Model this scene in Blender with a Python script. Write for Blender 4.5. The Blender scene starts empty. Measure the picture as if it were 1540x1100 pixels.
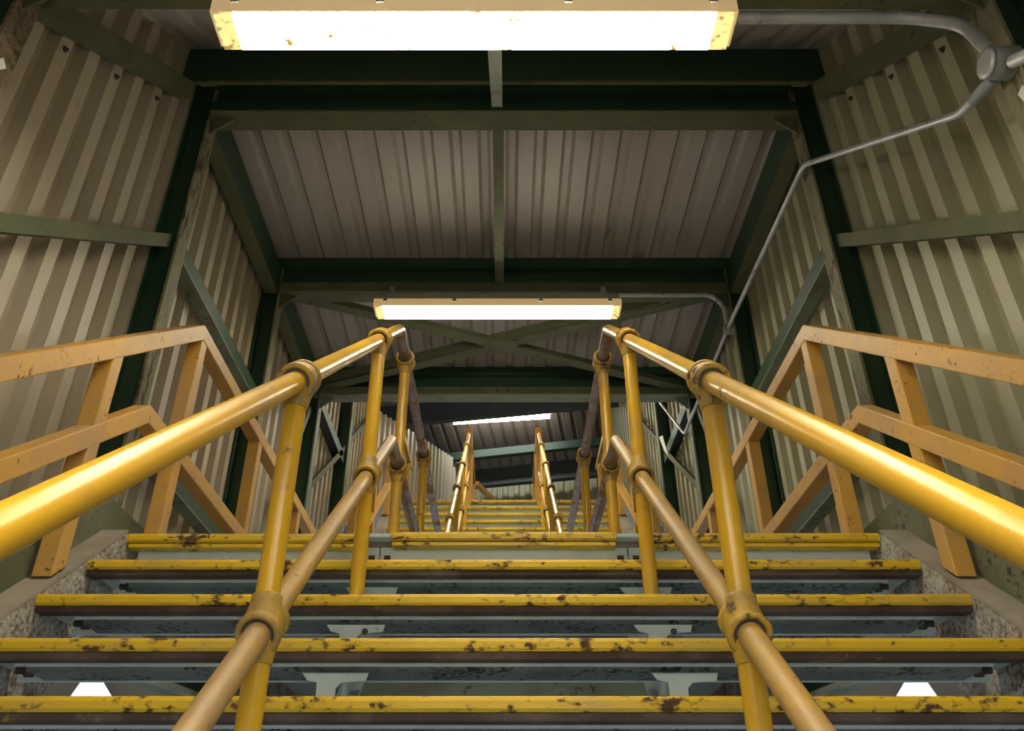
import bpy, math, random
from mathutils import Vector, Matrix
random.seed(7)
SC = bpy.context.scene
COL = SC.collection
PI = math.pi

# ------------------------------------------------------------------ materials
def _n(nt, typ, x=0, y=0, **kw):
    n = nt.nodes.new(typ); n.location = (x, y)
    for k, v in kw.items(): setattr(n, k, v)
    return n

def paint(name, base, second=None, s_amt=.5, s_scale=3.0, rust=None, r_amt=0.0, r_scale=18.0, rough=.55, metal=0.0,
          bump=.0, b_scale=60.0, stretch=(1, 1, 1), r_soft=.06, spec=.5):
    m = bpy.data.materials.new(name); m.use_nodes = True
    nt = m.node_tree; nt.nodes.clear()
    out = _n(nt, 'ShaderNodeOutputMaterial', 900)
    bs = _n(nt, 'ShaderNodeBsdfPrincipled', 600)
    nt.links.new(bs.outputs[0], out.inputs[0])
    bs.inputs['Roughness'].default_value = rough
    bs.inputs['Metallic'].default_value = metal
    bs.inputs['Specular IOR Level'].default_value = spec
    tc = _n(nt, 'ShaderNodeTexCoord', -900)
    mp = _n(nt, 'ShaderNodeMapping', -720); mp.inputs['Scale'].default_value = stretch
    nt.links.new(tc.outputs['Object'], mp.inputs[0])
    col = _n(nt, 'ShaderNodeRGB', -300, 300); col.outputs[0].default_value = (*base, 1)
    cur = col.outputs[0]
    if second:
        nz = _n(nt, 'ShaderNodeTexNoise', -500, 150); nz.inputs['Scale'].default_value = s_scale
        nz.inputs['Detail'].default_value = 6; nz.inputs['Roughness'].default_value = .65
        nt.links.new(mp.outputs[0], nz.inputs['Vector'])
        rp = _n(nt, 'ShaderNodeMapRange', -300, 150)
        rp.inputs[1].default_value = .62 - .35 * s_amt; rp.inputs[2].default_value = .8 - .22 * s_amt
        nt.links.new(nz.outputs[0], rp.inputs[0])
        mx = _n(nt, 'ShaderNodeMix', 0, 200, data_type='RGBA')
        nt.links.new(rp.outputs[0], mx.inputs['Factor']); nt.links.new(cur, mx.inputs['A']); mx.inputs['B'].default_value = (*second, 1)
        cur = mx.outputs['Result']
    rfac = None
    if rust and r_amt > 0:
        nz = _n(nt, 'ShaderNodeTexNoise', -500, -150); nz.inputs['Scale'].default_value = r_scale
        nz.inputs['Detail'].default_value = 5; nz.inputs['Roughness'].default_value = .6
        nt.links.new(mp.outputs[0], nz.inputs['Vector'])
        nb = _n(nt, 'ShaderNodeTexNoise', -500, -350); nb.inputs['Scale'].default_value = r_scale * .15
        nb.inputs['Detail'].default_value = 3
        nt.links.new(mp.outputs[0], nb.inputs['Vector'])
        ad = _n(nt, 'ShaderNodeMath', -350, -250, operation='MULTIPLY_ADD'); ad.inputs[1].default_value = .6
        nt.links.new(nb.outputs[0], ad.inputs[0]); nt.links.new(nz.outputs[0], ad.inputs[2])
        rp = _n(nt, 'ShaderNodeMapRange', -200, -150)
        t = 1.12 - .5 * r_amt
        rp.inputs[1].default_value = t - r_soft; rp.inputs[2].default_value = t + r_soft
        nt.links.new(ad.outputs[0], rp.inputs[0])
        mx = _n(nt, 'ShaderNodeMix', 200, 100, data_type='RGBA')
        nt.links.new(rp.outputs[0], mx.inputs['Factor']); nt.links.new(cur, mx.inputs['A']); mx.inputs['B'].default_value = (*rust, 1)
        cur = mx.outputs['Result']; rfac = rp.outputs[0]
        rr = _n(nt, 'ShaderNodeMapRange', 200, -150)
        rr.inputs[3].default_value = rough; rr.inputs[4].default_value = .9
        nt.links.new(rfac, rr.inputs[0]); nt.links.new(rr.outputs[0], bs.inputs['Roughness'])
    nt.links.new(cur, bs.inputs['Base Color'])
    if bump > 0:
        nz = _n(nt, 'ShaderNodeTexNoise', 0, -400); nz.inputs['Scale'].default_value = b_scale; nz.inputs['Detail'].default_value = 4
        nt.links.new(mp.outputs[0], nz.inputs['Vector'])
        bp = _n(nt, 'ShaderNodeBump', 300, -400); bp.inputs['Strength'].default_value = bump; bp.inputs['Distance'].default_value = .01
        nt.links.new(nz.outputs[0], bp.inputs['Height']); nt.links.new(bp.outputs[0], bs.inputs['Normal'])
    return m

def glow(name, color, strength, spots=None, amt=0.0, scale=14):
    m = bpy.data.materials.new(name); m.use_nodes = True
    nt = m.node_tree; nt.nodes.clear()
    out = _n(nt, 'ShaderNodeOutputMaterial', 600); bs = _n(nt, 'ShaderNodeBsdfPrincipled', 300)
    nt.links.new(bs.outputs[0], out.inputs[0])
    bs.inputs['Base Color'].default_value = (.75, .72, .6, 1); bs.inputs['Roughness'].default_value = .35
    bs.inputs['Emission Color'].default_value = (*color, 1); bs.inputs['Emission Strength'].default_value = strength
    if spots:
        tc = _n(nt, 'ShaderNodeTexCoord', -900)
        nz = _n(nt, 'ShaderNodeTexNoise', -600); nz.inputs['Scale'].default_value = scale; nz.inputs['Detail'].default_value = 6
        nz.inputs['Roughness'].default_value = .65
        nt.links.new(tc.outputs['Object'], nz.inputs['Vector'])
        rp = _n(nt, 'ShaderNodeMapRange', -400); t = .78 - .3 * amt
        rp.inputs[1].default_value = t - .02; rp.inputs[2].default_value = t + .05
        nt.links.new(nz.outputs[0], rp.inputs[0])
        mx = _n(nt, 'ShaderNodeMix', 0, data_type='RGBA')
        nt.links.new(rp.outputs[0], mx.inputs['Factor']); mx.inputs['A'].default_value = (*color, 1); mx.inputs['B'].default_value = (*spots, 1)
        nt.links.new(mx.outputs['Result'], bs.inputs['Emission Color'])
        st = _n(nt, 'ShaderNodeMapRange', 0, -200); st.inputs[3].default_value = strength; st.inputs[4].default_value = .55
        nt.links.new(rp.outputs[0], st.inputs[0]); nt.links.new(st.outputs[0], bs.inputs['Emission Strength'])
    return m

RUST = (.075, .035, .018)
M = {}
M['nosing'] = paint('nosing_yellow', (.66, .43, .012), (.45, .30, .08), .35, 3, RUST, .40, 60, .5, bump=.25, b_scale=45, stretch=(.6, 1, 1))
M['pipe'] = paint('pipe_yellow', (.60, .345, .018), (.42, .25, .06), .40, 3.0, (.20, .11, .04), .16, 40, .30, bump=.06, b_scale=30)
M['pipe_dusty'] = paint('pipe_yellow_dusty', (.45, .27, .06), (.30, .20, .10), .6, 4, (.16, .09, .04), .2, 34, .45, bump=.08, b_scale=40)
M['clamp'] = paint('clamp_yellow', (.48, .29, .03), (.20, .14, .07), .5, 9, (.10, .06, .03), .3, 40, .5, bump=.15, b_scale=50)
M['bare_pipe'] = paint('worn_bare_pipe', (.20, .115, .075), (.33, .29, .30), .55, 16, (.30, .17, .03), .45, 26, .45, metal=.25, bump=.2, b_scale=60)
M['box_rail'] = paint('box_rail_yellow', (.58, .32, .055), (.43, .26, .12), .5, 4, (.14, .06, .025), .24, 60, .5, bump=.06, b_scale=40)
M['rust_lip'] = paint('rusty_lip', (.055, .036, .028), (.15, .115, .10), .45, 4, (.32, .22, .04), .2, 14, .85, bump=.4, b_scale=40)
M['pale'] = paint('pale_teal_steel', (.47, .56, .55), (.36, .44, .43), .4, 5, (.12, .09, .07), .14, 50, .45)
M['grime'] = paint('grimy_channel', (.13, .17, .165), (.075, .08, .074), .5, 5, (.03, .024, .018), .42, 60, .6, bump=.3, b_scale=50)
M['green'] = paint('dark_green_steel', (.020, .058, .030), (.034, .058, .028), .45, 3, None, 0, 20, .5)
M['green_dusty_lit'] = paint('dusty_lit_green_steel', (.085, .105, .05), (.13, .125, .065), .6, 5, (.07, .045, .025), .25, 40, .7, bump=.2, b_scale=50)  # dust on girts; on beam undersides also lamp light put into the colour
M['green_pale'] = paint('weathered_lightened_green_steel', (.20, .25, .19), (.13, .12, .075), .45, 4, (.05, .04, .025), .25, 40, .6)  # lighter green also carries lamp light and daylight on the lowest beam's underside
M['flange'] = paint('weathered_flange', (.17, .17, .095), (.27, .25, .16), .6, 9, (.075, .05, .03), .45, 26, .7, stretch=(1, 1, .3))
M['sheet'] = paint('wall_sheet_grey', (.44, .39, .31), (.39, .325, .215), .6, 2.2, (.22, .17, .10), .12, 14, .5, stretch=(1, 1, .22))
M['sheet_right'] = paint('wall_sheet_greenish', (.42, .41, .30), (.36, .345, .205), .6, 2.2, (.18, .16, .08), .14, 14, .5, stretch=(1, 1, .22))
M['roof'] = paint('roof_sheet_grey', (.42, .39, .375), (.35, .32, .30), .55, 2.0, (.16, .13, .11), .10, 12, .42, stretch=(1, .2, 1))
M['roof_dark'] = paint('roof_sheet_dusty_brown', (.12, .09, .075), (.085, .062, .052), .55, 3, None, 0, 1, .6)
M['stringer'] = paint('stringer_flaking_paint', (.50, .49, .45), (.36, .34, .31), .6, 12, (.15, .09, .06), .58, 75, .8, bump=.5, b_scale=70, r_soft=.14)
M['white'] = paint('daylit_pale_steel', (.72, .80, .80), (.55, .62, .62), .35, 5, (.2, .15, .12), .12, 50, .4)  # pale steel whitened, daylight on risers and ribs put into the colour
M['kick'] = paint('mossy_green_plate', (.095, .105, .058), (.16, .16, .11), .55, 6, (.05, .05, .02), .3, 40, .7, bump=.2, b_scale=50)
M['rusty_flange'] = paint('rough_rusty_flange', (.20, .16, .105), (.13, .10, .06), .6, 10, (.075, .05, .03), .5, 40, .85, bump=.5, b_scale=60)
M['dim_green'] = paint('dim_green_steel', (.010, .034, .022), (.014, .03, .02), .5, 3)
M['dust'] = paint('dusty_grey_top', (.30, .265, .22), (.21, .18, .14), .6, 6, None, 0, 1, .85, bump=.2, b_scale=70)
M['galv'] = paint('galvanised_conduit', (.56, .58, .62), (.40, .42, .45), .5, 9, (.16, .12, .09), .25, 20, .42, metal=.35)
M['box_grey'] = paint('grey_junction_box', (.26, .29, .30), (.17, .19, .19), .5, 9, None, 0, 1, .55)
M['housing'] = paint('lamp_housing_grey', (.32, .31, .28), (.23, .20, .14), .5, 6, None, 0, 1, .5)
M['rim'] = paint('yellowed_lamp_rim', (.55, .42, .20), (.38, .26, .09), .5, 8, (.12, .08, .03), .3, 22, .4)
M['concrete'] = paint('pale_concrete', (.42, .42, .40), (.33, .33, .31), .5, 1.2, None, 0, 1, .9)
M['paper'] = paint('white_paper', (.8, .8, .78), None, rough=.7)
M['bolt'] = paint('dirty_bolt_and_gap_shade', (.07, .06, .05), None, rough=.7, metal=.3)  # bolt dirt; also the dark ring painted as shade in pipe joints
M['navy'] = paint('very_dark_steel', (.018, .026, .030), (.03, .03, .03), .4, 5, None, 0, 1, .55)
LAMP = 40.0
M['tube'] = glow('lit_diffuser', (1.0, .91, .69), LAMP)
M['tube_spots'] = glow('lit_diffuser_with_dirt', (1.0, .91, .69), LAMP, (.55, .33, .06), .62, 10)
M['tube_end'] = glow('yellowed_diffuser_end', (1.0, .70, .22), 1.0, (.42, .25, .06), .75, 34)
M['tube_white'] = glow('lit_bare_tube', (.95, 1.0, .90), 32.0)

M['rim'] = glow('glowing_yellowed_rim', (1.0, .62, .22), .26, (.30, .17, .05), .45, 26)
# ------------------------------------------------------------------ mesh helpers
class MB:
    def __init__(s): s.v = []; s.f = []; s.sm = []
    def add(s, vs, fs, smooth=False):
        o = len(s.v); s.v += [tuple(p) for p in vs]
        for f in fs: s.f.append(tuple(o + i for i in f)); s.sm.append(smooth)
    def box(s, x0, x1, y0, y1, z0, z1):
        vs = [(x, y, z) for x in (x0, x1) for y in (y0, y1) for z in (z0, z1)]
        s.add(vs, [(0, 1, 3, 2), (4, 6, 7, 5), (0, 4, 5, 1), (2, 3, 7, 6), (0, 2, 6, 4), (1, 5, 7, 3)])
        return s
    def hexa(s, a, b):      # two quads (bottom, top) joined
        s.add(list(a) + list(b), [(3, 2, 1, 0), (4, 5, 6, 7), (0, 1, 5, 4), (1, 2, 6, 5), (2, 3, 7, 6), (3, 0, 4, 7)])
        return s
    def prism(s, poly, x0, x1):        # polygon in (y,z) extruded along x
        n = len(poly)
        vs = [(x0, y, z) for y, z in poly] + [(x1, y, z) for y, z in poly]
        s.add(vs, [tuple(range(n)), tuple(range(2 * n - 1, n - 1, -1))] + [((i + 1) % n, i, n + i, n + (i + 1) % n) for i in range(n)])
        return s
    def bar(s, p, q, w, h, up=(0, 0, 1)):   # oriented box between two points
        p = Vector(p); q = Vector(q); d = (q - p).normalized(); up = Vector(up)
        a = d.cross(up).normalized() * (w / 2); b = a.normalized().cross(d).normalized() * (h / 2)
        s.hexa([p - a - b, p + a - b, p + a + b, p - a + b], [q - a - b, q + a - b, q + a + b, q - a + b])
        return s
    def tube(s, pts, r, seg=16, bend=None, caps=True):
        pts = [Vector(p) for p in pts]
        if bend and len(pts) > 2:
            out = [pts[0]]
            for i in range(1, len(pts) - 1):
                a, b, c = pts[i - 1], pts[i], pts[i + 1]
                u = (a - b).normalized(); w = (c - b).normalized()
                t = min(bend, (a - b).length * .45, (c - b).length * .45)
                for k in range(7):
                    k /= 6
                    out.append((1 - k) ** 2 * (b + u * t) + 2 * k * (1 - k) * b + k * k * (b + w * t))
            out.append(pts[-1]); pts = out
        n = len(pts); o = len(s.v); ref = None; vs = []; fs = []
        for i, p in enumerate(pts):
            d = (pts[min(i + 1, n - 1)] - pts[max(i - 1, 0)]).normalized()
            if ref is None:
                ref = d.cross(Vector((0, 0, 1))) if abs(d.z) < .9 else d.cross(Vector((1, 0, 0)))
            a = (ref - d * ref.dot(d)).normalized(); b = d.cross(a); ref = a
            for k in range(seg):
                t = 2 * PI * k / seg
                vs.append(p + a * (math.cos(t) * r) + b * (math.sin(t) * r))
        for i in range(n - 1):
            for k in range(seg):
                fs.append((i * seg + k, i * seg + (k + 1) % seg, (i + 1) * seg + (k + 1) % seg, (i + 1) * seg + k))
        s.add(vs, fs, True)
        if caps: s.add(vs[:seg], [tuple(range(seg - 1, -1, -1))]); s.add(vs[-seg:], [tuple(range(seg))])
        return s
    def lathe(s, c, prof, axis=(0, 0, 1), seg=20):   # prof = [(r, h)]
        c = Vector(c); ax = Vector(axis).normalized()
        a = ax.cross(Vector((1, 0, 0)) if abs(ax.x) < .9 else Vector((0, 1, 0))).normalized(); b = ax.cross(a)
        vs = []; fs = []
        for r, h in prof:
            for k in range(seg):
                t = 2 * PI * k / seg
                vs.append(c + ax * h + a * (r * math.cos(t)) + b * (r * math.sin(t)))
        for i in range(len(prof) - 1):
            for k in range(seg):
                fs.append((i * seg + k, i * seg + (k + 1) % seg, (i + 1) * seg + (k + 1) % seg, (i + 1) * seg + k))
        s.add(vs, fs, True)
        s.add(vs[:seg], [tuple(range(seg - 1, -1, -1))]); s.add(vs[-seg:], [tuple(range(seg))])
        return s
    def torus(s, c, R, r, axis, seg=22, sg2=10):
        c = Vector(c); ax = Vector(axis).normalized()
        a = ax.cross(Vector((1, 0, 0))).normalized(); b = ax.cross(a); vs = []; fs = []
        for i in range(seg):
            t = 2 * PI * i / seg; d = a * math.cos(t) + b * math.sin(t)
            for j in range(sg2):
                u = 2 * PI * j / sg2
                vs.append(c + d * (R + r * math.cos(u)) + ax * (r * math.sin(u)))
        for i in range(seg):
            for j in range(sg2):
                fs.append((i * sg2 + j, ((i + 1) % seg) * sg2 + j, ((i + 1) % seg) * sg2 + (j + 1) % sg2, i * sg2 + (j + 1) % sg2))
        s.add(vs, fs, True); return s
    def build(s, name, mat, parent=None, bevel=0.0, label=None):
        o0 = Vector((0, 0, 0))
        if parent is None and s.v:
            pass
        me = bpy.data.meshes.new(name); me.from_pydata(s.v, [], s.f)
        me.polygons.foreach_set('use_smooth', s.sm); me.update()
        import bmesh
        bm = bmesh.new(); bm.from_mesh(me); bmesh.ops.recalc_face_normals(bm, faces=bm.faces); bm.to_mesh(me); bm.free()
        o = bpy.data.objects.new(name, me); COL.objects.link(o)
        me.materials.append(mat)
        if parent is not None:
            o.parent = parent; o.matrix_parent_inverse = Matrix.Translation(-parent.location)
        if bevel > 0:
            b = o.modifiers.new('Bevel', 'BEVEL'); b.width = bevel; b.segments = 2; b.limit_method = 'ANGLE'
        if label: o['label'] = label
        return o

def tag(o, label, cat, group=None):
    o['label'] = label; o['category'] = cat
    if group: o['group'] = group
    return o
def thing(name, label, cat, loc, group=None):
    o = bpy.data.objects.new(name, None); o.location = loc; o.empty_display_size = .1; COL.objects.link(o)
    return tag(o, label, cat, group)
def struct(o): o['kind'] = 'structure'; return o

# ------------------------------------------------------------------ stair geometry (metres)
Y0, Z0, G, R = 2.5707, .9474, .21089, .16132
SL = R / G
nos = lambda y: Z0 + SL * (y - Y0)                 # nosing line of the lower flight
U0, UN = 5.41, 17                                  # upper flight
UT_Y, UT_Z = U0 + UN * G, Z0 + UN * R
nos2 = lambda y: Z0 + SL * (y - U0)
ANG = math.atan(SL)
SIDE = ((-1, 'left'), (1, 'right'))

# ------------------------------------------------------------------ treads
def nosing_poly(y, z):          # rounded front, y = front, z = top
    return [(y + .006, z - .030), (y, z - .024), (y, z - .010), (y + .003, z - .003), (y + .010, z), (y + .055, z), (y + .055, z - .030)]
def tread(y, z, label, group, ends=1.2, grp=True):
    t = thing('stair_tread', label, 'stair tread', (0, y, z), group)
    MB().prism(nosing_poly(y, z), -ends, ends).build('nosing', M['nosing'], t, label='yellow painted nosing chipped to rust')
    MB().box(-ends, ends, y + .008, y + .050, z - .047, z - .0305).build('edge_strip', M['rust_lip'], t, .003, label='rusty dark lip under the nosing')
    MB().box(-ends + .005, ends - .005, y + .0555, y + .186, z - .034, z - .004).build('tread_plate', M['pale'], t)
    MB().box(-ends + .08, ends - .08, y + .0555, y + .062, z - .052, z - .0345).build('lit_line', M['white'], t)  # thin white strip stands in for the lit front of the tread underside
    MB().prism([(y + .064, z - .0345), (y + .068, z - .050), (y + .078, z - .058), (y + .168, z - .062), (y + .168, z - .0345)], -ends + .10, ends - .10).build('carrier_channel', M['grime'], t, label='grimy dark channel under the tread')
    MB().box(-ends + .03, ends - .03, y + .174, y + .180, z - .064, z - .0345).build('rear_rib', M['white'], t)
    for sg in (-1, 1):
        MB().lathe((sg * (ends - .10), y + .11, z - .05), [(.006, 0), (.016, .002), (.016, .018), (.009, .02), (.009, .04)], (sg, 0, 0), 10).build('bolt', M['bolt'], t)
    return t
ordn = ['', 'first', 'second', 'third', 'fourth']
for n in range(1, 5):
    tread(Y0 - n * G, Z0 - n * R, '%s full-width yellow-nosed open stair tread below the landing edge' % ordn[n], 'open treads of the lower flight')

# landing
lp = thing('landing_platform', 'landing at the head of the near flight with yellow three-piece front edge', 'landing', (0, Y0, Z0))
for a, b, dz in ((-1.2, -.438, -.006), (-.36, .36, 0), (.44, 1.2, -.004)):
    MB().prism(nosing_poly(Y0, Z0 + dz), a, b).build('nosing', M['nosing'], lp)
    MB().box(a + .002, b - .002, Y0 + .008, Y0 + .05, Z0 + dz - .046, Z0 + dz - .031).build('edge_strip', M['nosing'], lp, .003)
for a, b in ((-.4375, -.3605), (.3605, .4395)):
    MB().box(a, b, Y0 + .004, Y0 + .05, Z0 - .020, Z0 - .006).build('joint_plate', M['pale'], lp, .003, label='pale steel joint plate between the yellow edges')
MB().box(-1.19, 1.19, Y0 + .056, U0 + .05, Z0 - .035, Z0 - .005).build('deck', M['dust'], lp)
for a, b in ((-1.18, -.403), (-.398, .398), (.403, 1.18)):
    MB().box(a, b, Y0 + .056, Y0 + .066, Z0 - .13, Z0 - .036).build('riser_plate', M['white'], lp, label='pale teal steel plate below the landing edge')
MB().box(-1.18, 1.18, Y0 + .20, U0, Z0 - .06, Z0 - .0355).build('soffit', M['pale'], lp)
for bx in (-.425, -.375, .375, .425):
    MB().box(bx - .010, bx + .010, Y0 + .050, Y0 + .0555, Z0 - .076, Z0 - .064).build('slot_bolt', M['bolt'], lp)

# intermediate stringers (pale, under the treads)
for sg, sd in SIDE:
    x = sg * .40
    t = thing('inner_stringer', 'pale grey bar under the treads below the %s pipe handrail' % sd, 'stringer', (x, Y0 - .5, nos(Y0 - .5) - .1))
    ya, yb = .6, Y0 + .05
    off = -.205
    MB().prism([(ya, nos(ya) + off - .12), (yb, nos(yb) + off - .12), (yb, nos(yb) + off), (ya, nos(ya) + off)], x - .008, x + .008).build('web', M['pale'], t)
    MB().prism([(ya, nos(ya) + off - .12), (yb, nos(yb) + off - .12), (yb, nos(yb) + off - .11), (ya, nos(ya) + off - .11)], x - .03, x + .03).build('bottom_flange', M['pale'], t)
    for n in range(0, 5):
        y = Y0 - n * G; z = Z0 - n * R
        b = MB()
        zt = z - .0635 if n else z - .0605
        b.add([(x + dx * 1.0, yy, zz) for yy in (y + .068, y + .074) for dx, zz in ((-.062, zt), (-.050, zt - .016), (-.026, zt - .022), (-.022, zt - .13), (.016, zt - .13), (.018, zt - .034), (.030, zt - .022), (.085, zt - .018), (.09, zt))],
              [tuple(range(9)), tuple(range(17, 8, -1))] + [((i + 1) % 9, i, 9 + i, 9 + (i + 1) % 9) for i in range(9)])
        b.build('bracket', M['pale'], t)
        if n in (0, 2):
            MB().lathe((x + .04, y + .066, zt - .018), [(.004, -.004), (.008, -.004), (.008, .002)], (0, 1, 0), 8).build('bolt', M['bolt'], t)

# outer stringers
for sg, sd in SIDE:
    t = thing('outer_stringer', 'flaking rusty stringer plate at the %s ends of the near treads' % sd, 'stringer', (sg * 1.21, Y0 - .4, nos(Y0 - .4)))
    ya, yb, yc = .3, Y0 + .03, U0
    x0, x1 = sorted((sg * 1.2015, sg * 1.2105))
    MB().prism([(ya, nos(ya) - .34), (yb + .08, nos(yb + .08) - .34), (yc, Z0 - .30), (yc, Z0 - .01), (Y0, Z0 - .012), (ya, nos(ya) - .009)], x0, x1).build('web', M['stringer'], t)
    f0, f1 = sorted((sg * 1.203, sg * 1.289))
    MB().prism([(ya, nos(ya) - .008), (yb - .03, nos(yb - .03) - .008), (yb - .03, nos(yb - .03) + .004), (ya, nos(ya) + .004)], f0, f1).build('top_flange', M['dust'], t, label='dusty grey top flange')
    k0, k1 = sorted((sg * 1.290, sg * 1.300))
    kp = MB()
    ym = 2.587
    kp.prism([(ya, nos(ya) - .05), (Y0, nos(Y0) - .05), (U0, Z0 - .05), (U0, Z0 + .12), (ym, Z0 + .12), (ya, Z0 + .12 - SL * (ym - ya))], k0, k1)
    k = kp.build('kick_plate', M['kick'], bevel=.003)
    tag(k, 'weathered green kick plate along the foot of the %s wall' % sd, 'kick plate')
    # upper flight stringer
    t = thing('upper_stringer', 'dusty stringer at the %s side of the far upper flight' % sd, 'stringer', (sg * 1.21, 7.2, nos2(7.2)))
    MB().prism([(U0, Z0 - .02), (U0 + .4, nos2(U0 + .4) - .34), (UT_Y + .05, UT_Z - .3), (UT_Y + .05, UT_Z + .04), (UT_Y, UT_Z + .04), (U0, Z0 + .04)], x0, x1).build('web', M['dust'], t)
    MB().prism([(U0, Z0 + .041), (UT_Y, UT_Z + .041), (UT_Y, UT_Z + .053), (U0, Z0 + .053)], f0, f1).build('top_flange', M['dust'], t)

# upper flight treads: only the topmost ones show above the landing edge
place = ['topmost', 'second from top', 'third from top', 'fourth from top', 'fifth from top', 'sixth from top', 'seventh from top', 'eighth from top', 'ninth from top', 'tenth from top', 'eleventh from top', 'twelfth from top']
for i in range(1, 13):
    y, z = UT_Y - i * G, UT_Z - i * R
    t = thing('stair_tread', 'distant yellow-nosed tread of the far upper flight, %s' % place[i - 1], 'stair tread', (0, y, z), 'treads of the far upper flight')
    MB().prism(nosing_poly(y, z), -1.2, 1.2).build('nosing', M['nosing'], t)
    MB().box(-1.195, 1.195, y + .056, y + .21, z - .034, z - .004).build('tread_plate', M['pale'], t)
    MB().box(-1.15, 1.15, y + .06, y + .07, z - .085, z - .0345).build('riser_plate', M['white'], t)
tl = thing('top_landing', 'distant landing edge at the head of the far upper flight', 'landing', (0, UT_Y, UT_Z))
for a, b in ((-1.2, -.44), (-.37, .37), (.44, 1.2)):
    MB().prism(nosing_poly(UT_Y, UT_Z), a, b).build('nosing', M['nosing'], tl)
MB().box(-2.2, 2.2, UT_Y + .056, 12.4, UT_Z - .035, UT_Z - .005).build('deck', M['dust'], tl)
MB().box(-1.15, 1.15, UT_Y + .06, UT_Y + .07, UT_Z - .10, UT_Z - .036).build('riser_plate', M['pale'], tl)

# ------------------------------------------------------------------ outer box guard rails
def path_box(mb, pts, x0, x1, h):       # pts = top line in (y,z); section h tall, mitred
    n = len(pts); low = []
    nrm = []
    for i in range(n - 1):
        dy, dz = pts[i + 1][0] - pts[i][0], pts[i + 1][1] - pts[i][1]; L = math.hypot(dy, dz); nrm.append((dz / L, -dy / L))
    for i in range(n):
        if i == 0: a = b = nrm[0]
        elif i == n - 1: a = b = nrm[-1]
        else: a, b = nrm[i - 1], nrm[i]
        k = h / (1 + a[0] * b[0] + a[1] * b[1])
        low.append((pts[i][0] + (a[0] + b[0]) * k, pts[i][1] + (a[1] + b[1]) * k))
    vs = []
    for i in range(n):
        vs += [(x0, *pts[i]), (x1, *pts[i]), (x1, *low[i]), (x0, *low[i])]
    fs = [(3, 2, 1, 0), tuple(4 * (n - 1) + k for k in range(4))]
    for i in range(n - 1):
        for k in range(4):
            fs.append((4 * i + k, 4 * i + (k + 1) % 4, 4 * i + 4 + (k + 1) % 4, 4 * i + 4 + k))
    mb.add(vs, fs); return mb
CY, CZ = 2.818, 1.914
KY, KZ = 2.53, 1.385
for sg, sd in SIDE:
    x0, x1 = sorted((sg * 1.212, sg * 1.272))
    t = thing('guard_rail', 'orange-yellow square-tube guard rail along the %s wall of the near flight' % sd, 'railing', (sg * 1.24, 3.0, Z0))
    ya = .35
    path_box(MB(), [(ya, CZ - SL * (CY - ya)), (CY, CZ), (U0, CZ)], x0, x1, .062).build('top_rail', M['box_rail'], t, .004)
    path_box(MB(), [(ya, KZ - SL * (KY - ya)), (KY, KZ), (U0, KZ)], x0, x1, .060).build('knee_rail', M['box_rail'], t, .004)
    for y, zb, zt in ((.80, nos(.83) + .034, CZ - SL * (CY - .83) - .09), (2.215, nos(2.245) + .012, CZ - SL * (CY - 2.245) - .058), (2.828, Z0 - .004, CZ - .062), (3.75, Z0 - .004, CZ - .062), (4.68, Z0 - .004, CZ - .062)):
        p = MB(); xx0, xx1 = x0 + .0015, x1 - .0015
        sl = SL if y < 2.6 else 0
        p.hexa([(xx0, y, zb - sl * .03), (xx1, y, zb - sl * .03), (xx1, y + .06, zb + sl * .03), (xx0, y + .06, zb + sl * .03)],
               [(xx0, y, zt - sl * .03), (xx1, y, zt - sl * .03), (xx1, y + .06, zt + sl * .03), (xx0, y + .06, zt + sl * .03)])
        p.build('post', M['box_rail'], t, .004)
    t = thing('upper_guard_rail', 'distant square-tube guard rail on the %s of the far upper flight' % sd, 'railing', (sg * 1.24, 7.2, nos2(7.2)))
    TY, TZ = UT_Y + .1, UT_Z + .967
    path_box(MB(), [(U0 + .002, CZ), (TY, TZ), (TY + 1.1, TZ)], x0, x1, .062).build('top_rail', M['box_rail'], t)
    path_box(MB(), [(U0 + .002, KZ), (TY - .1, TZ - .53), (TY + 1.1, TZ - .53)], x0, x1, .06).build('knee_rail', M['box_rail'], t)
    for y in (5.6, 6.5, 7.4, 8.3, 9.05, 9.95):
        zb = min(nos2(y + .03) + .06, UT_Z); zt = min(CZ + SL * (y + .03 - U0), TZ) - .07
        MB().box(x0 + .0015, x1 - .0015, y, y + .06, zb, zt).build('post', M['box_rail'], t)

# ------------------------------------------------------------------ inner pipe handrails
XI = .409
RP = .0218
PY, PZ = 2.737, 1.836            # corner of the top pipe
QY, QZ = 2.74, 1.352             # corner of the lower pipe
topz = lambda y: PZ - SL * (PY - y) if y < PY else PZ
lowz = lambda y: QZ - SL * (QY - y) if y < QY else QZ
def ball(parent, c, d, mat, r=.034, through=True):
    mb = MB(); d = Vector(d).normalized(); c = Vector(c)
    prof = [(.0235, -.066), (.0245, -.056), (.028, -.038), (r, -.014), (r + .001, 0), (r, .014), (r * .82, .026), (r * .5, .033), (.004, .036)]
    if through: prof = [(.0235, -.062), (.0245, -.052), (.028, -.036), (r, -.014), (r + .001, 0), (r, .014), (.028, .034), (.0265, .040), (.0265, .052), (.0235, .055)]
    mb.lathe(c, prof)
    c1 = MB()
    for s in (-1, 1):
        mb.torus(c + d * (s * .030), .0325, .0062, d)
        mb.torus(c + d * (s * .024), .0325, .0062, d)
        c1.lathe(c + d * (s * .0315), [(.0225, -.001), (.0272, -.001), (.0272, .001), (.0225, .001)], d, 20)  # dark ring stands in for the shade inside the joint
    c1.build('gap_shade', M['bolt'], parent, label='dark ring set in for the shaded gap where the pipe enters the joint')
    return mb.build('clamp', mat, parent)
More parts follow.
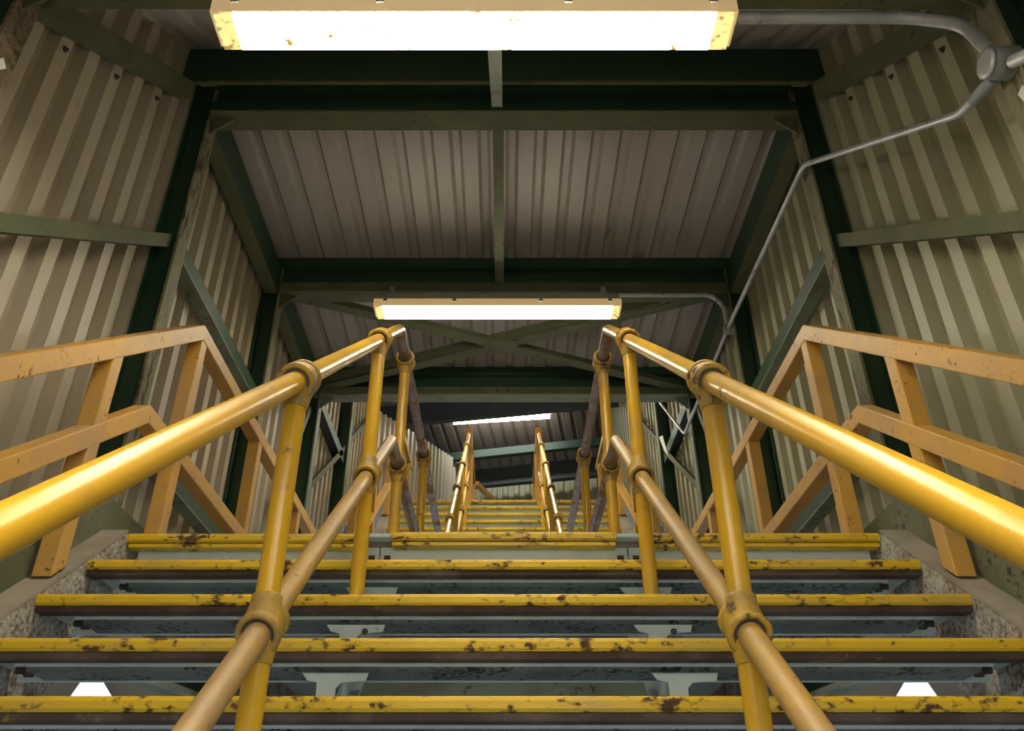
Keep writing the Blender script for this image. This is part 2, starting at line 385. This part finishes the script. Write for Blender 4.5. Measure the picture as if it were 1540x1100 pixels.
for sg, sd in SIDE:
    x = sg * XI
    t = thing('handrail', 'yellow tubular handrail with ball joints on the %s of the near flight' % sd, 'handrail', (x, 1.5, nos(1.5)))
    ya = -.55
    MB().tube([(x, ya, topz(ya)), (x, PY - .03, topz(PY - .03))], RP, 20).build('top_rail', M['pipe'], t)
    MB().tube([(x, PY - .03, topz(PY - .03)), (x, PY, PZ), (x, U0 - .02, PZ)], RP, 20, .03).build('landing_rail', M['bare_pipe'], t, label='level pipe with paint worn to brown rust and bare steel')
    MB().tube([(x, .1, lowz(.1)), (x, QY - .03, lowz(QY - .03)), (x, QY, QZ)], RP, 20, .03).build('knee_rail', M['pipe_dusty'], t, label='dusty dull yellow lower pipe')
    MB().tube([(x, QY, QZ), (x, QY + .02, QZ), (x, U0 - .02, QZ)], RP, 20).build('landing_knee_rail', M['bare_pipe'], t, label='level lower pipe worn to bare rusty steel')
    for y, zb, m in ((.46, Z0 - 11 * R, M['pipe']), (1.447, Z0 - 6 * R, M['pipe']), (2.318, Z0 - 2 * R - .003, M['pipe']), (2.97, Z0 - .004, M['pipe']), (3.90, Z0 - .004, M['pipe'])):
        zt = topz(y); zk = lowz(y)
        p = MB().tube([(x, y, zb), (x, y, zt - .05)], .0212, 20).build('post', m, t)
        d = (0, 1, SL) if y < PY else (0, 1, 0)
        ball(p, (x, y, zt), d, M['clamp'], through=False)
        ball(p, (x, y, zk), d, M['clamp'])
    # upper flight
    t = thing('upper_handrail', 'thin distant yellow pipe handrail on the %s of the far upper flight' % sd, 'handrail', (x, 7.2, nos2(7.2)))
    tz2 = lambda y: PZ + SL * (y - U0)
    ye = 8.78
    MB().tube([(x, U0, PZ), (x, ye, tz2(ye))], RP, 12).build('top_rail', M['pipe'], t)
    MB().tube([(x, U0, QZ), (x, ye, tz2(ye) - .484)], RP, 12).build('knee_rail', M['pipe'], t)
    for y in (6.05, 6.79, 7.52, 8.26):
        p = MB().tube([(x, y, Z0 + R * math.floor((y - .03 - U0) / G) - .003), (x, y, tz2(y) - .04)], .021, 12).build('post', M['pipe'], t)
        ball(p, (x, y, tz2(y)), (0, 1, SL), M['clamp'], through=False)
        ball(p, (x, y, tz2(y) - .484), (0, 1, SL), M['clamp'])
    # top landing barrier
    t = thing('landing_barrier', 'distant square-post barrier at the head of the %s upper handrail' % sd, 'railing', (x, 8.8, UT_Z))
    MB().box(x - .035, x + .035, 8.80, 8.87, 3.526, 4.52).build('post', M['box_rail'], t)
    MB().box(x - .03, x + .03, 8.872, 10.35, 4.46, 4.52).build('top_rail', M['box_rail'], t)
    MB().box(x - .03, x + .03, 10.29, 10.35, UT_Z - .004, 4.458).build('post', M['box_rail'], t)
    MB().box(x - .03, x + .03, 9.4, 9.46, UT_Z - .004, 4.458).build('post', M['box_rail'], t)
    if sg < 0:
        MB().bar((x + .04, 10.38, 4.49), (.02, 11.45, 4.49), .06, .06).build('return_rail', M['box_rail'], t)
        MB().box(-.22, -.16, 10.88, 10.94, UT_Z - .004, 4.458).build('post', M['box_rail'], t)

# ------------------------------------------------------------------ corrugated sheets
def corr(mb, length, lo, hi, nrm, prof, period, phase=0.0):
    st = []
    k = -1
    while True:
        base = k * period + phase
        if base > length: break
        for u, h in prof:
            s = base + u
            if 0 <= s <= length: st.append((s, h))
        k += 1
    if st[-1][0] < length: st.append((length, 0))
    if st[0][0] > 0: st.insert(0, (0, 0))
    vs = []
    for s, h in st:
        n = Vector(nrm) * h
        vs.append(Vector(lo(s)) + n); vs.append(Vector(hi(s)) + n)
    mb.add(vs, [(2 * i, 2 * i + 2, 2 * i + 3, 2 * i + 1) for i in range(len(st) - 1)])
    return mb
PER = .1635
WALLP = [(0, 0), (.010, .046), (.074, .046), (.084, .042), (.104, .004), (.112, 0)]       # crest towards the inside
ROOFP = [(0, 0), (.020, .032), (.056, .032), (.076, 0)]       # ribs upwards
EZ = 3.60
def wtop(y):
    if y < 2.93: return 3.74 + SL * (y - 2.85)
    if y < 6.02: return 3.70
    return 3.74 + SL * (y - 6.02)
def wbot(y):
    if y < 2.86: return Z0 - .40 - SL * (2.86 - y)
    if y < U0: return Z0 - .02
    return Z0 - .02 + SL * (y - U0)
for sg, sd in SIDE:
    ys = -1.35; mb = MB(); xw = sg * 1.665
    corr(mb, 9.3 - ys, lambda s: (xw, ys + s, wbot(ys + s)), lambda s: (xw, ys + s, wtop(ys + s)), (-sg, 0, 0), WALLP, PER, (1.986 - ys) % PER)
    w = struct(mb.build('wall_' + sd, M['sheet'] if sg < 0 else M['sheet_right']))
    w['label'] = 'corrugated steel cladding on the %s side of the stairway' % sd
    for k in (0, 2, 4):
        y = 1.986 + PER * (k + .27); z = 2.60 + .752 * (y - 1.986) - .03
        MB().lathe((sg * 1.617, y, z), [(.012, -.003), (.012, .004), (.006, .006), (.006, .014)], (-sg, 0, 0), 8).build('fixing_bolt', M['bolt'], w)

o = struct(MB().box(-1.72, 1.72, 2.94, 2.95, 3.63, 3.84).build('trim_1', M['green'])); o['label'] = 'dark flashing added to shut out sky light at the step between the sloping and level roof sheets'  # plate added against sky light leaking over the front beams
o = struct(MB().box(-1.72, 1.72, 6.03, 6.04, 3.62, 3.80).build('trim_2', M['green'])); o['label'] = 'dark flashing added to shut out sky light at the roof step above the lowest beam'  # plate added against sky light showing through the roof ribs
def roof(name, ya, yb, z, label, m, x0=-1.68, x1=1.68):
    mb = MB()
    corr(mb, x1 - x0, lambda s: (x0 + s, ya, z(ya)), lambda s: (x0 + s, yb, z(yb)), (0, 0, 1), ROOFP, PER, .055)
    o = struct(mb.build(name, m)); o['label'] = label; return o
roof('ceiling', -1.35, 2.93, lambda y: 3.66 + SL * (y - 2.85), 'sloping corrugated roof sheet above the near flight', M['roof'])
roof('ceiling', 2.93, 6.02, lambda y: 3.625, 'level corrugated roof sheet above the landing', M['roof'])
roof('ceiling', 6.02, 9.4, lambda y: 3.66 + SL * (y - 6.02), 'sloping corrugated roof sheet above the far upper flight', M['roof'])

# ------------------------------------------------------------------ frames: columns + headers
def column(sg, y, zb, zt, label, m_in=None):
    t = thing('steel_column', label, 'column', (sg * 1.56, y - .06, zb), 'green steel columns along the walls')
    a, b = sorted((sg * 1.50, sg * 1.514)); MB().box(a, b, y - .10, y, zb, zt).build('flange', m_in or M['flange'], t, .002, label='weathered inner flange')
    a, b = sorted((sg * 1.515, sg * 1.609)); MB().box(a, b, y - .056, y - .044, zb, zt).build('web', M['green'], t)
    a, b = sorted((sg * 1.610, sg * 1.622)); MB().box(a, b, y - .10, y, zb, zt).build('flange', M['green'], t, .002)
    return t
for sg, sd in SIDE:
    column(sg, 1.72, nos(1.7) + .04, 2.40, 'rusty column nearest the camera at the upper %s edge' % sd, M['rusty_flange'] if sg < 0 else None)
    column(sg, 3.10, Z0 - .1, 3.60, 'tall dark green column on the %s where the near flight meets the landing' % sd)
    column(sg, 4.64, Z0 - .1, 3.60, 'dark green column on the %s at the middle of the landing' % sd)
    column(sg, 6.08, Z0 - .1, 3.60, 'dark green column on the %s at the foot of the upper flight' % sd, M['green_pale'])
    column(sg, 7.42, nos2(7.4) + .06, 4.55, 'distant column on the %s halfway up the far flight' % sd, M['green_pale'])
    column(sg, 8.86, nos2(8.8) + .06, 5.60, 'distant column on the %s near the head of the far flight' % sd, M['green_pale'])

def header(y, zb, label, m_lip, m_under, depth=.21, x=1.50, bolts=True):
    t = thing('header_beam', label, 'beam', (0, y - .06, zb), 'header beams across the stairway')
    MB().box(-x, x, y - .13, y, zb, zb + .012).build('bottom_flange', m_under, t, .002)  # underside in a lighter green than the web, light painted in
    MB().box(-x, x, y - .128, y - .118, zb + .013, zb + .075).build('front_lip', m_lip, t)
    MB().box(-x, x, y - .07, y - .06, zb + .013, zb + depth - .012).build('web', M['green'], t)
    MB().box(-x, x, y - .13, y, zb + depth - .011, zb + depth).build('top_flange', M['green'], t, .002)
    for sg in (-1, 1):     # corner gusset
        g = MB(); a, b = sg * (x - .002), sg * (x - .11)
        g.add([(a, yy, zb - .001) for yy in (y - .075, y - .065)] + [(b, yy, zb - .001) for yy in (y - .075, y - .065)] + [(a, yy, zb - .10) for yy in (y - .075, y - .065)],
              [(0, 2, 4), (1, 5, 3), (0, 1, 3, 2), (2, 3, 5, 4), (4, 5, 1, 0)])
        g.build('gusset', m_under, t)
    if bolts:
        for bx in (-.055, .035):
            MB().lathe((bx, y - .128, zb + .045), [(.009, -.006), (.012, -.006), (.012, .0)], (0, 1, 0), 8).build('bolt', M['bolt'], t)
    return t
header(1.725, 2.41, 'dark green beam above the nearest lamp at the top edge', M['green'], M['green_dusty_lit'], bolts=False)
header(3.10, 3.33, 'olive-edged beam below the double beam, over the front of the landing', M['green'], M['green_dusty_lit'], bolts=False)
header(4.64, 3.333, 'green beam above the middle lamp across the landing', M['green_dusty_lit'], M['green_dusty_lit'], bolts=False)
header(6.075, 3.35, 'lowest green beam with two bolts and underside painted pale for light, at the far end of the landing', M['green_dusty_lit'], M['green_pale'])

# upper purlin of the front double beam + dark gap behind
t = thing('eaves_purlin', 'upper dark green beam of the double beam right behind the nearest lamp', 'beam', (0, 2.86, 3.41))
MB().box(-1.62, 1.62, 2.845, 2.853, 3.412, 3.652).build('web', M['green'], t)
MB().box(-1.62, 1.62, 2.845, 2.866, 3.402, 3.411).build('bottom_lip', M['green_dusty_lit'], t)
MB().box(-1.49, 1.49, 2.8535, 2.92, 3.60, 3.608).build('top_lip', M['green'], t)
for y, lab in ((4.55, 'roof purlin tucked above the middle green beam'), (5.99, 'roof purlin tucked above the lowest green beam')):
    t = thing('roof_purlin', 'dark ' + lab, 'beam', (0, y, 3.56))
    MB().box(-1.62, 1.62, y - .03, y - .022, 3.545, 3.622).build('web', M['green'], t)
    MB().box(-1.49, 1.49, y - .021, y + .03, 3.600, 3.607).build('top_lip', M['green'], t)

# centre tees under the roof
t = thing('roof_tee', 'green tee bar along the middle of the level landing roof', 'tee bar', (-.03, 3.8, 3.40))
MB().box(-.06, 0.0, 3.105, 4.505, 3.385, 3.392).build('flange', M['green_dusty_lit'], t)
MB().box(-.034, -.026, 3.105, 4.505, 3.393, 3.50).build('stem', M['green'], t)
t = thing('roof_tee', 'short sloping grey-green tee bar dropping from behind the nearest lamp', 'tee bar', (-.035, 2.4, 2.9))
zt = lambda y: 3.352 - SL * (2.965 - y)
MB().prism([(1.73, zt(1.73)), (2.965, zt(2.965)), (2.965, zt(2.965) + .008), (1.73, zt(1.73) + .008)], -.062, -.008).build('flange', M['green_pale'], t)
MB().prism([(1.73, zt(1.73) + .009), (2.84, zt(2.84) + .009), (2.84, zt(2.84) + .05), (1.73, zt(1.73) + .09)], -.039, -.031).build('stem', M['green_pale'], t)

# eaves angles and wall girts
def angle(name, a, b, sg, h, w, label, cat, m, under=None):
    """L section: upright face at x=a[0], foot going outwards; a,b = lower inner line"""
    t = thing(name, label, cat, tuple(a))
    x = a[0]; x1 = x + sg * w; th = sg * .008
    A, B = Vector(a), Vector(b)
    up = Vector((0, 0, h)); t1 = Vector((th, 0, 0)); ww = Vector((sg * w, 0, 0)); e = Vector((0, 0, .008))
    MB().hexa([A + e * 1.05, A + e * 1.05 + t1, B + e * 1.05 + t1, B + e * 1.05], [A + up, A + up + t1, B + up + t1, B + up]).build('upright_leg', m, t)
    MB().hexa([A, A + ww, B + ww, B], [A + e, A + ww + e, B + ww + e, B + e]).build('foot_leg', under or m, t)
    return t
for sg, sd in SIDE:
    x = sg * 1.505
    angle('eaves_angle', (sg * 1.54, 1.73, 2.43), (sg * 1.54, 2.84, 2.43 + SL * 1.11), sg, .105, .07, 'sloping green eaves angle on the %s over the near cladding' % sd, 'angle bar', M['green_dusty_lit'], M['green_dusty_lit'])
    angle('eaves_angle', (x, 3.105, 3.31), (x, 4.505, 3.31), sg, .21, .085, 'dark green eaves angle on the %s above the front half of the landing' % sd, 'angle bar', M['green'], M['green_dusty_lit'])
    angle('eaves_angle', (x, 4.645, 3.31), (x, 5.94, 3.31), sg, .21, .085, 'dark green eaves angle on the %s above the back half of the landing' % sd, 'angle bar', M['green'], M['green_dusty_lit'])
    xg = sg * 1.53
    angle('wall_girt', (xg, .3, 2.46 - SL * 2.69), (xg, 2.99, 2.46), sg, .075, .095, 'sloping green girt across the middle of the near %s cladding' % sd, 'girt', M['green_dusty_lit'], M['green_dusty_lit'])
    angle('wall_girt', (xg, 3.105, 2.50), (xg, 4.535, 2.50), sg, .09, .07, 'level dark girt on the %s wall beside the front of the landing' % sd, 'girt', M['green'], M['green_pale'])
    angle('wall_girt', (xg, 3.105, 1.53), (xg, 4.535, 1.53), sg, .09, .07, 'low dark girt on the %s wall behind the guard rail' % sd, 'girt', M['green'], M['green_pale'])
    angle('wall_girt', (xg, 4.645, 1.53), (xg, 5.97, 1.53), sg, .09, .07, 'low dark girt on the %s wall at the back of the landing' % sd, 'girt', M['green'])
    angle('wall_girt', (xg, 6.09, 2.55), (xg, 7.31, 2.55 + SL * 1.22), sg, .07, .07, 'distant sloping girt on the %s wall at the lower part of the far flight' % sd, 'girt', M['green_dusty_lit'])
    angle('wall_girt', (xg, 7.43, 3.61), (xg, 8.75, 3.61 + SL * 1.32), sg, .07, .07, 'distant sloping girt on the %s wall at the upper part of the far flight' % sd, 'girt', M['green_dusty_lit'])
    angle('wall_girt', (xg, 6.09, 3.36), (xg, 7.31, 3.36), sg, .10, .08, 'level dark girt on the %s just beyond the lowest beam' % sd, 'girt', M['green'], M['navy'])
    b = MB().bar((sg * 1.56, 4.68, .98), (sg * 1.56, 5.95, 3.22), .05, .012, (1, 0, 0)).build('wall_brace', M['green_pale'])
    tag(b, 'flat diagonal brace on the %s wall at the back of the landing' % sd, 'brace')

# cross bracing under the roof of the rear bay
for sx, lab in ((1, 'crossed roof brace behind the middle lamp running from front left to back right'), (-1, 'crossed roof brace behind the middle lamp running from front right to back left')):
    t = thing('roof_brace', lab, 'brace', (0, 5.3, 3.42))
    z = 3.40 if sx > 0 else 3.412
    a, b = Vector((-sx * 1.46, 4.66, z)), Vector((sx * 1.46, 5.94, z))
    MB().bar(a, b, .085, .010).build('flat_leg', M['green_dusty_lit'], t)
    d = (b - a).normalized(); s = d.cross(Vector((0, 0, 1))) * (-.038 * 1)
    if sx > 0: MB().box(-.10, .10, 5.21, 5.39, 3.386, 3.394).build('gusset_plate', M['green_dusty_lit'], t)
    MB().bar(a + s + Vector((0, 0, .055)), b + s + Vector((0, 0, .055)), .008, .08).build('upright_leg', M['green_dusty_lit'], t)

# ------------------------------------------------------------------ lamps
def batten(xa, xb, y0, y1, zb, h, label, spots=False, dk=.12):
    t = thing('batten_lamp', label, 'lamp', ((xa + xb) / 2, (y0 + y1) / 2, zb), None)
    ym = (y0 + y1) / 2; hw = (y1 - y0) / 2
    sec = lambda w1, w0, za, zc: [(ym - w0, za), (ym + w0, za), (ym + w1, zc), (ym - w1, zc)]
    e = .055 if spots else .045
    MB().prism(sec(hw * .93, hw * .90, zb, zb + h * dk), xa + e, xb - e).build('diffuser', M['tube_spots'] if spots else M['tube'], t, label='lit white diffuser')
    for a, b in ((xa, xa + e - .001), (xb - e + .001, xb)):
        MB().prism(sec(hw * .93, hw * .90, zb, zb + h * dk), a, b).build('diffuser_end', M['tube_end'], t, label='dirty yellowed end of the diffuser')
    MB().prism(sec(hw * 1.0, hw * .94, zb + h * (dk + .01), zb + h * .62), xa - .015, xb + .015).build('rim', M['rim'], t, .003)
    MB().prism(sec(hw * .95, hw * 1.0, zb + h * .63, zb + h), xa - .005, xb + .005).build('housing', M['housing'], t, .004)
    for bx in (xa + .06, xb - .06, xa + .5, xb - .5):
        MB().box(bx - .012, bx + .012, y0 - hw * .08 - .006, y0 - hw * .08, zb + h * .36, zb + h * .8).build('clip', M['housing'], t)
    return t
t = batten(-.875, .695, 1.600, 1.735, 2.215, .12, 'long fluorescent batten lamp nearest the camera at the top of the stairway', True)
for bx in (-.55, .4): MB().box(bx - .02, bx + .02, 1.64, 1.70, 2.336, 2.409).build('hanger', M['housing'], t)
t = batten(-.815, .735, 4.345, 4.485, 3.085, .11, 'fluorescent batten lamp hung below the middle green beam')
for bx in (-.74, .66): MB().box(bx - .015, bx + .015, 4.475, 4.52, 3.20, 3.345).build('hanger', M['housing'], t)
t = batten(-.8, .75, .05, .19, 1.03, .11, 'fluorescent batten lamp over the steps behind the camera')
t = batten(-.8, .75, 7.30, 7.43, 4.22, .11, 'added unseen batten lamp brightening the far upper flight')  # unseen lamp added so the upper flight comes out brighter
t = batten(-.8, .75, 8.74, 8.87, 5.30, .11, 'added unseen batten lamp brightening the risers at the head of the far upper flight')  # second unseen lamp added to lift the upper risers
tp = thing('tube_lamp', 'slightly tilted bright tube lamp far up beyond the lowest beam', 'lamp', (-.04, 11.48, 6.05))
MB().tube([(-.78, 11.58, 6.05), (.70, 11.38, 6.05)], .05, 12).build('tube', M['tube_white'], tp)
MB().bar((-.82, 11.595, 6.115), (.74, 11.385, 6.115), .10, .03).build('housing', M['housing'], tp)

# ------------------------------------------------------------------ conduit
XC = 1.462
t = thing('conduit', 'grey galvanised conduit run with boxes climbing the right wall', 'conduit', (XC, 3.0, 3.0))
MB().tube([(XC, 1.70, 2.04), (XC, 1.87, 2.085), (XC, 2.98, 2.965), (XC, 4.53, 3.06)], .0135, 12, .05).build('run', M['galv'], t)
MB().tube([(XC, 4.60, 3.06), (XC, 6.08, 3.06), (XC, 7.55, 4.40)], .0125, 12, .05).build('run', M['galv'], t)
MB().tube([(.30, 1.752, 2.405), (1.33, 1.752, 2.405), (1.45, 1.70, 2.30), (XC, 1.665, 2.13)], .02, 12, .06).build('lamp_branch', M['galv'], t)
MB().tube([(.70, 4.53, 3.315), (1.38, 4.53, 3.315), (XC, 4.55, 3.24), (XC, 4.565, 3.09)], .014, 12, .05).build('lamp_branch', M['galv'], t)
MB().tube([(XC, -.6, .34), (XC, 1.60, 2.00)], .02, 12).build('run', M['galv'], t)
bx = MB().lathe((XC + .02, 1.655, 2.06), [(.02, -.05), (.048, -.046), (.05, -.01), (.05, .03)], (1, 0, 0), 20).build('junction_box', M['box_grey'], t)
MB().lathe((XC - .031, 1.655, 2.06), [(.03, -.006), (.046, -.005), (.046, 0)], (1, 0, 0), 20).build('cover', M['galv'], bx)
MB().tube([(XC, 1.69, 2.035), (XC, 1.80, 2.065)], .02, 12).build('coupling', M['box_grey'], t)
MB().lathe((XC + .01, 4.565, 3.06), [(.018, -.035), (.034, -.033), (.036, .0), (.036, .03)], (1, 0, 0), 16).build('junction_box', M['box_grey'], t)

# stickers and papers
s = MB().bar((-1.498, 1.645, 2.04), (-1.498, 1.675, 2.085), .03, .003, (1, 0, 0)); o = s.build('sticker', M['paper']); tag(o, 'small white sticker on the rusty column at the upper left edge', 'sticker')
o = MB().bar((1.498, 1.645, 1.89), (1.498, 1.66, 1.95), .03, .003, (1, 0, 0)).build('sticker', M['paper']); tag(o, 'small white sticker on the column at the right edge below the junction box', 'sticker')
o = MB().hexa([(1.47, 6.82, 3.20), (1.473, 6.82, 3.20), (1.473, 6.99, 3.36), (1.47, 6.99, 3.36)], [(1.47, 6.98, 3.50), (1.473, 6.98, 3.50), (1.473, 7.14, 3.56), (1.47, 7.14, 3.56)]).build('paper_notice', M['paper'])
tag(o, 'torn white paper sticking up behind the girt on the distant right wall', 'paper')

# ------------------------------------------------------------------ overbridge beyond the upper flight
ROT = math.radians(-10)
def rot(p, piv=(0, 12.0)):
    x, y, z = p; c, s = math.cos(ROT), math.sin(ROT)
    return (piv[0] + c * (x - piv[0]) - s * (y - piv[1]), piv[1] + s * (x - piv[0]) + c * (y - piv[1]), z)
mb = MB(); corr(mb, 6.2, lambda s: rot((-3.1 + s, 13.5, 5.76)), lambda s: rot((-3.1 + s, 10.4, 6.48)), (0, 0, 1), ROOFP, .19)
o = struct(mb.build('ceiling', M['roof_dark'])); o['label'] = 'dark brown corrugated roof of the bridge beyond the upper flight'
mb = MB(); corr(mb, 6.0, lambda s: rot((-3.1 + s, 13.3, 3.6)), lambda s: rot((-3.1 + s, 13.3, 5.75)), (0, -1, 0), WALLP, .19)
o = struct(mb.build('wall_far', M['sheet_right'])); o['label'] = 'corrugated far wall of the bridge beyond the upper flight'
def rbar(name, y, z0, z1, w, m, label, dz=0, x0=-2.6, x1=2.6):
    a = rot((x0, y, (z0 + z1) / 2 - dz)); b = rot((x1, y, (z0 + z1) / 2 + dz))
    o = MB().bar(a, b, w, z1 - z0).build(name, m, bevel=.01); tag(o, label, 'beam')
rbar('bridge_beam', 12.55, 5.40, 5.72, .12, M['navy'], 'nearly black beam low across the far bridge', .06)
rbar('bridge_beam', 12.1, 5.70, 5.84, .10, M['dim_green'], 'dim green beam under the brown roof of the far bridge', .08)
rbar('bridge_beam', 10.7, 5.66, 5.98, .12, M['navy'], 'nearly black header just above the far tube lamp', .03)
mb = MB(); P0, P1 = Vector((-1.60, 9.3, 0)), Vector((-.78, 12.5, 0))
L = (P1 - P0).length; D = (P1 - P0) / L
corr(mb, L, lambda s: tuple(P0 + D * s + Vector((0, 0, 3.7))), lambda s: tuple(P0 + D * s + Vector((0, 0, 5.0 + .8 * s / L))), (D.y, -D.x, 0), WALLP, PER)
o = struct(mb.build('wall_back_left', M['sheet'])); o['label'] = 'corrugated side wall at the left of the far top landing'
mb = MB(); corr(mb, 4.0, lambda s: (1.66, 9.3 + s, 3.7), lambda s: (1.66, 9.3 + s, 6.2), (-1, 0, 0), WALLP, PER)
o = struct(mb.build('wall_back_right', M['sheet_right'])); o['label'] = 'corrugated side wall at the right of the far top landing'
bl = Vector(rot((1.62, 13.24, 5.39)))
t = thing('bulkhead_lamp', 'tiny glowing bulkhead lamp on the far bridge wall at the right', 'lamp', tuple(bl))
MB().lathe(bl, [(.075, .012), (.075, -.04)], (0, 1, 0), 14).build('housing', M['housing'], t)
MB().lathe(bl + Vector((0, -.041, 0)), [(.07, 0), (.066, -.05), (.04, -.09), (.01, -.105)], (0, 1, 0), 14).build('globe', M['tube_white'], t)

# ------------------------------------------------------------------ under the landing and outside
for y, lab in ((2.98, 'green cross beam under the front of the landing, seen through the lowest tread gap'), (4.6, 'green cross beam under the middle of the landing')):
    t = thing('cross_beam', lab, 'beam', (0, y, .6))
    MB().box(-.62, .62, y, y + .01, .42, .86).build('web', M['green_pale'], t)
    MB().box(-.62, .62, y - .04, y - .001, .415, .424).build('bottom_flange', M['green_dusty_lit'], t)
for sg, sd in SIDE:
    t = thing('underfloor_brace', 'pale brace under the landing, seen beside the daylight gap on the %s' % sd, 'brace', (sg * 1.42, 3.6, .66))
    MB().bar((sg * 1.49, 3.35, .665), (sg * 1.33, 4.05, .665), .07, .012).build('flat_leg', M['pale'], t)
    MB().bar((sg * 1.36, 3.35, .70), (sg * 1.25, 4.05, .70), .012, .06).build('upright_leg', M['green'], t)
    x = sg * 1.60
    mb = MB()
    inn = [(3.275, .565), (3.64, .625), (3.50, .672), (3.36, .668)]
    outr = [(2.95, -2.3), (U0 + .1, -2.3), (U0 + .1, Z0 + .1), (3.0, Z0 + .1), (2.95, Z0 + .05)]
    vs_ = [(x, *p) for p in outr] + [(x, *p) for p in inn]
    mb.add(vs_, [(0, 1, 6, 5), (1, 2, 7, 6), (2, 3, 8, 7), (3, 4, 5, 8), (4, 0, 5)])
    o = struct(mb.build('wall_lower_' + sd, M['concrete'])); o['label'] = 'pale lower wall under the landing with a daylight gap, %s' % sd
o = struct(MB().box(-1.7, 1.7, U0 + .06, U0 + .16, -2.3, Z0 - .04).build('wall_under', M['concrete'])); o['label'] = 'pale wall below the back of the landing'
for sg, sd in SIDE:
    a, b = rot((sg * 3.1, 8.9, 3.5)), rot((sg * 3.1, 14.0, 3.5))  # dark panels added to keep sky light out of the bridge ends
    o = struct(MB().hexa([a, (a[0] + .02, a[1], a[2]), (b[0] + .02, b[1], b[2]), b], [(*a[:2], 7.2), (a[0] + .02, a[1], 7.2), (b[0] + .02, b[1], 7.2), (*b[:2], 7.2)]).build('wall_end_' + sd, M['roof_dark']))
    o['label'] = 'added dark end wall keeping sky light out of the far bridge, %s' % sd
o = struct(MB().box(-3.2, 3.2, 9.35, 11.2, 6.50, 6.52).build('ceiling', M['roof_dark'])); o['label'] = 'added dark roof strip keeping sky light off the top landing'  # added cover over the sky gap above the landing
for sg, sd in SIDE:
    a, b = sorted((sg * 1.66, sg * 3.3)); o = struct(MB().box(a, b, 9.3, 9.32, 3.4, 6.36).build('wall_return_' + sd, M['roof_dark'])); o['label'] = 'added dark wall closing the side of the top landing to daylight, %s' % sd  # dark closure added, shuts daylight out beside the landing
gr = struct(MB().box(-9, 9, -8, 16, -2.4, -2.3).build('floor', M['concrete'])); gr['label'] = 'pale ground below the stairway'

# ------------------------------------------------------------------ daylight
w = bpy.data.worlds.new('daylight'); SC.world = w; w.use_nodes = True
bg = w.node_tree.nodes['Background']; bg.inputs[0].default_value = (.80, .90, 1.0, 1); bg.inputs[1].default_value = 1.05

# ------------------------------------------------------------------ camera
cam = bpy.data.cameras.new('camera'); co = bpy.data.objects.new('camera', cam); COL.objects.link(co)
cam.sensor_width = 36; cam.sensor_fit = 'HORIZONTAL'; cam.lens = 1261.45 / 1540 * 36
cam.shift_x = (770 - 757.8) / 1540
cam.clip_start = .02
co.location = (0, 0, 0); co.rotation_euler = (PI / 2 + .5479, 0, 0)
SC.camera = co
vs = SC.view_settings
vs.view_transform = 'Standard'; vs.look = 'None'; vs.gamma = 1; vs.use_curve_mapping = False; vs.exposure = 0.25
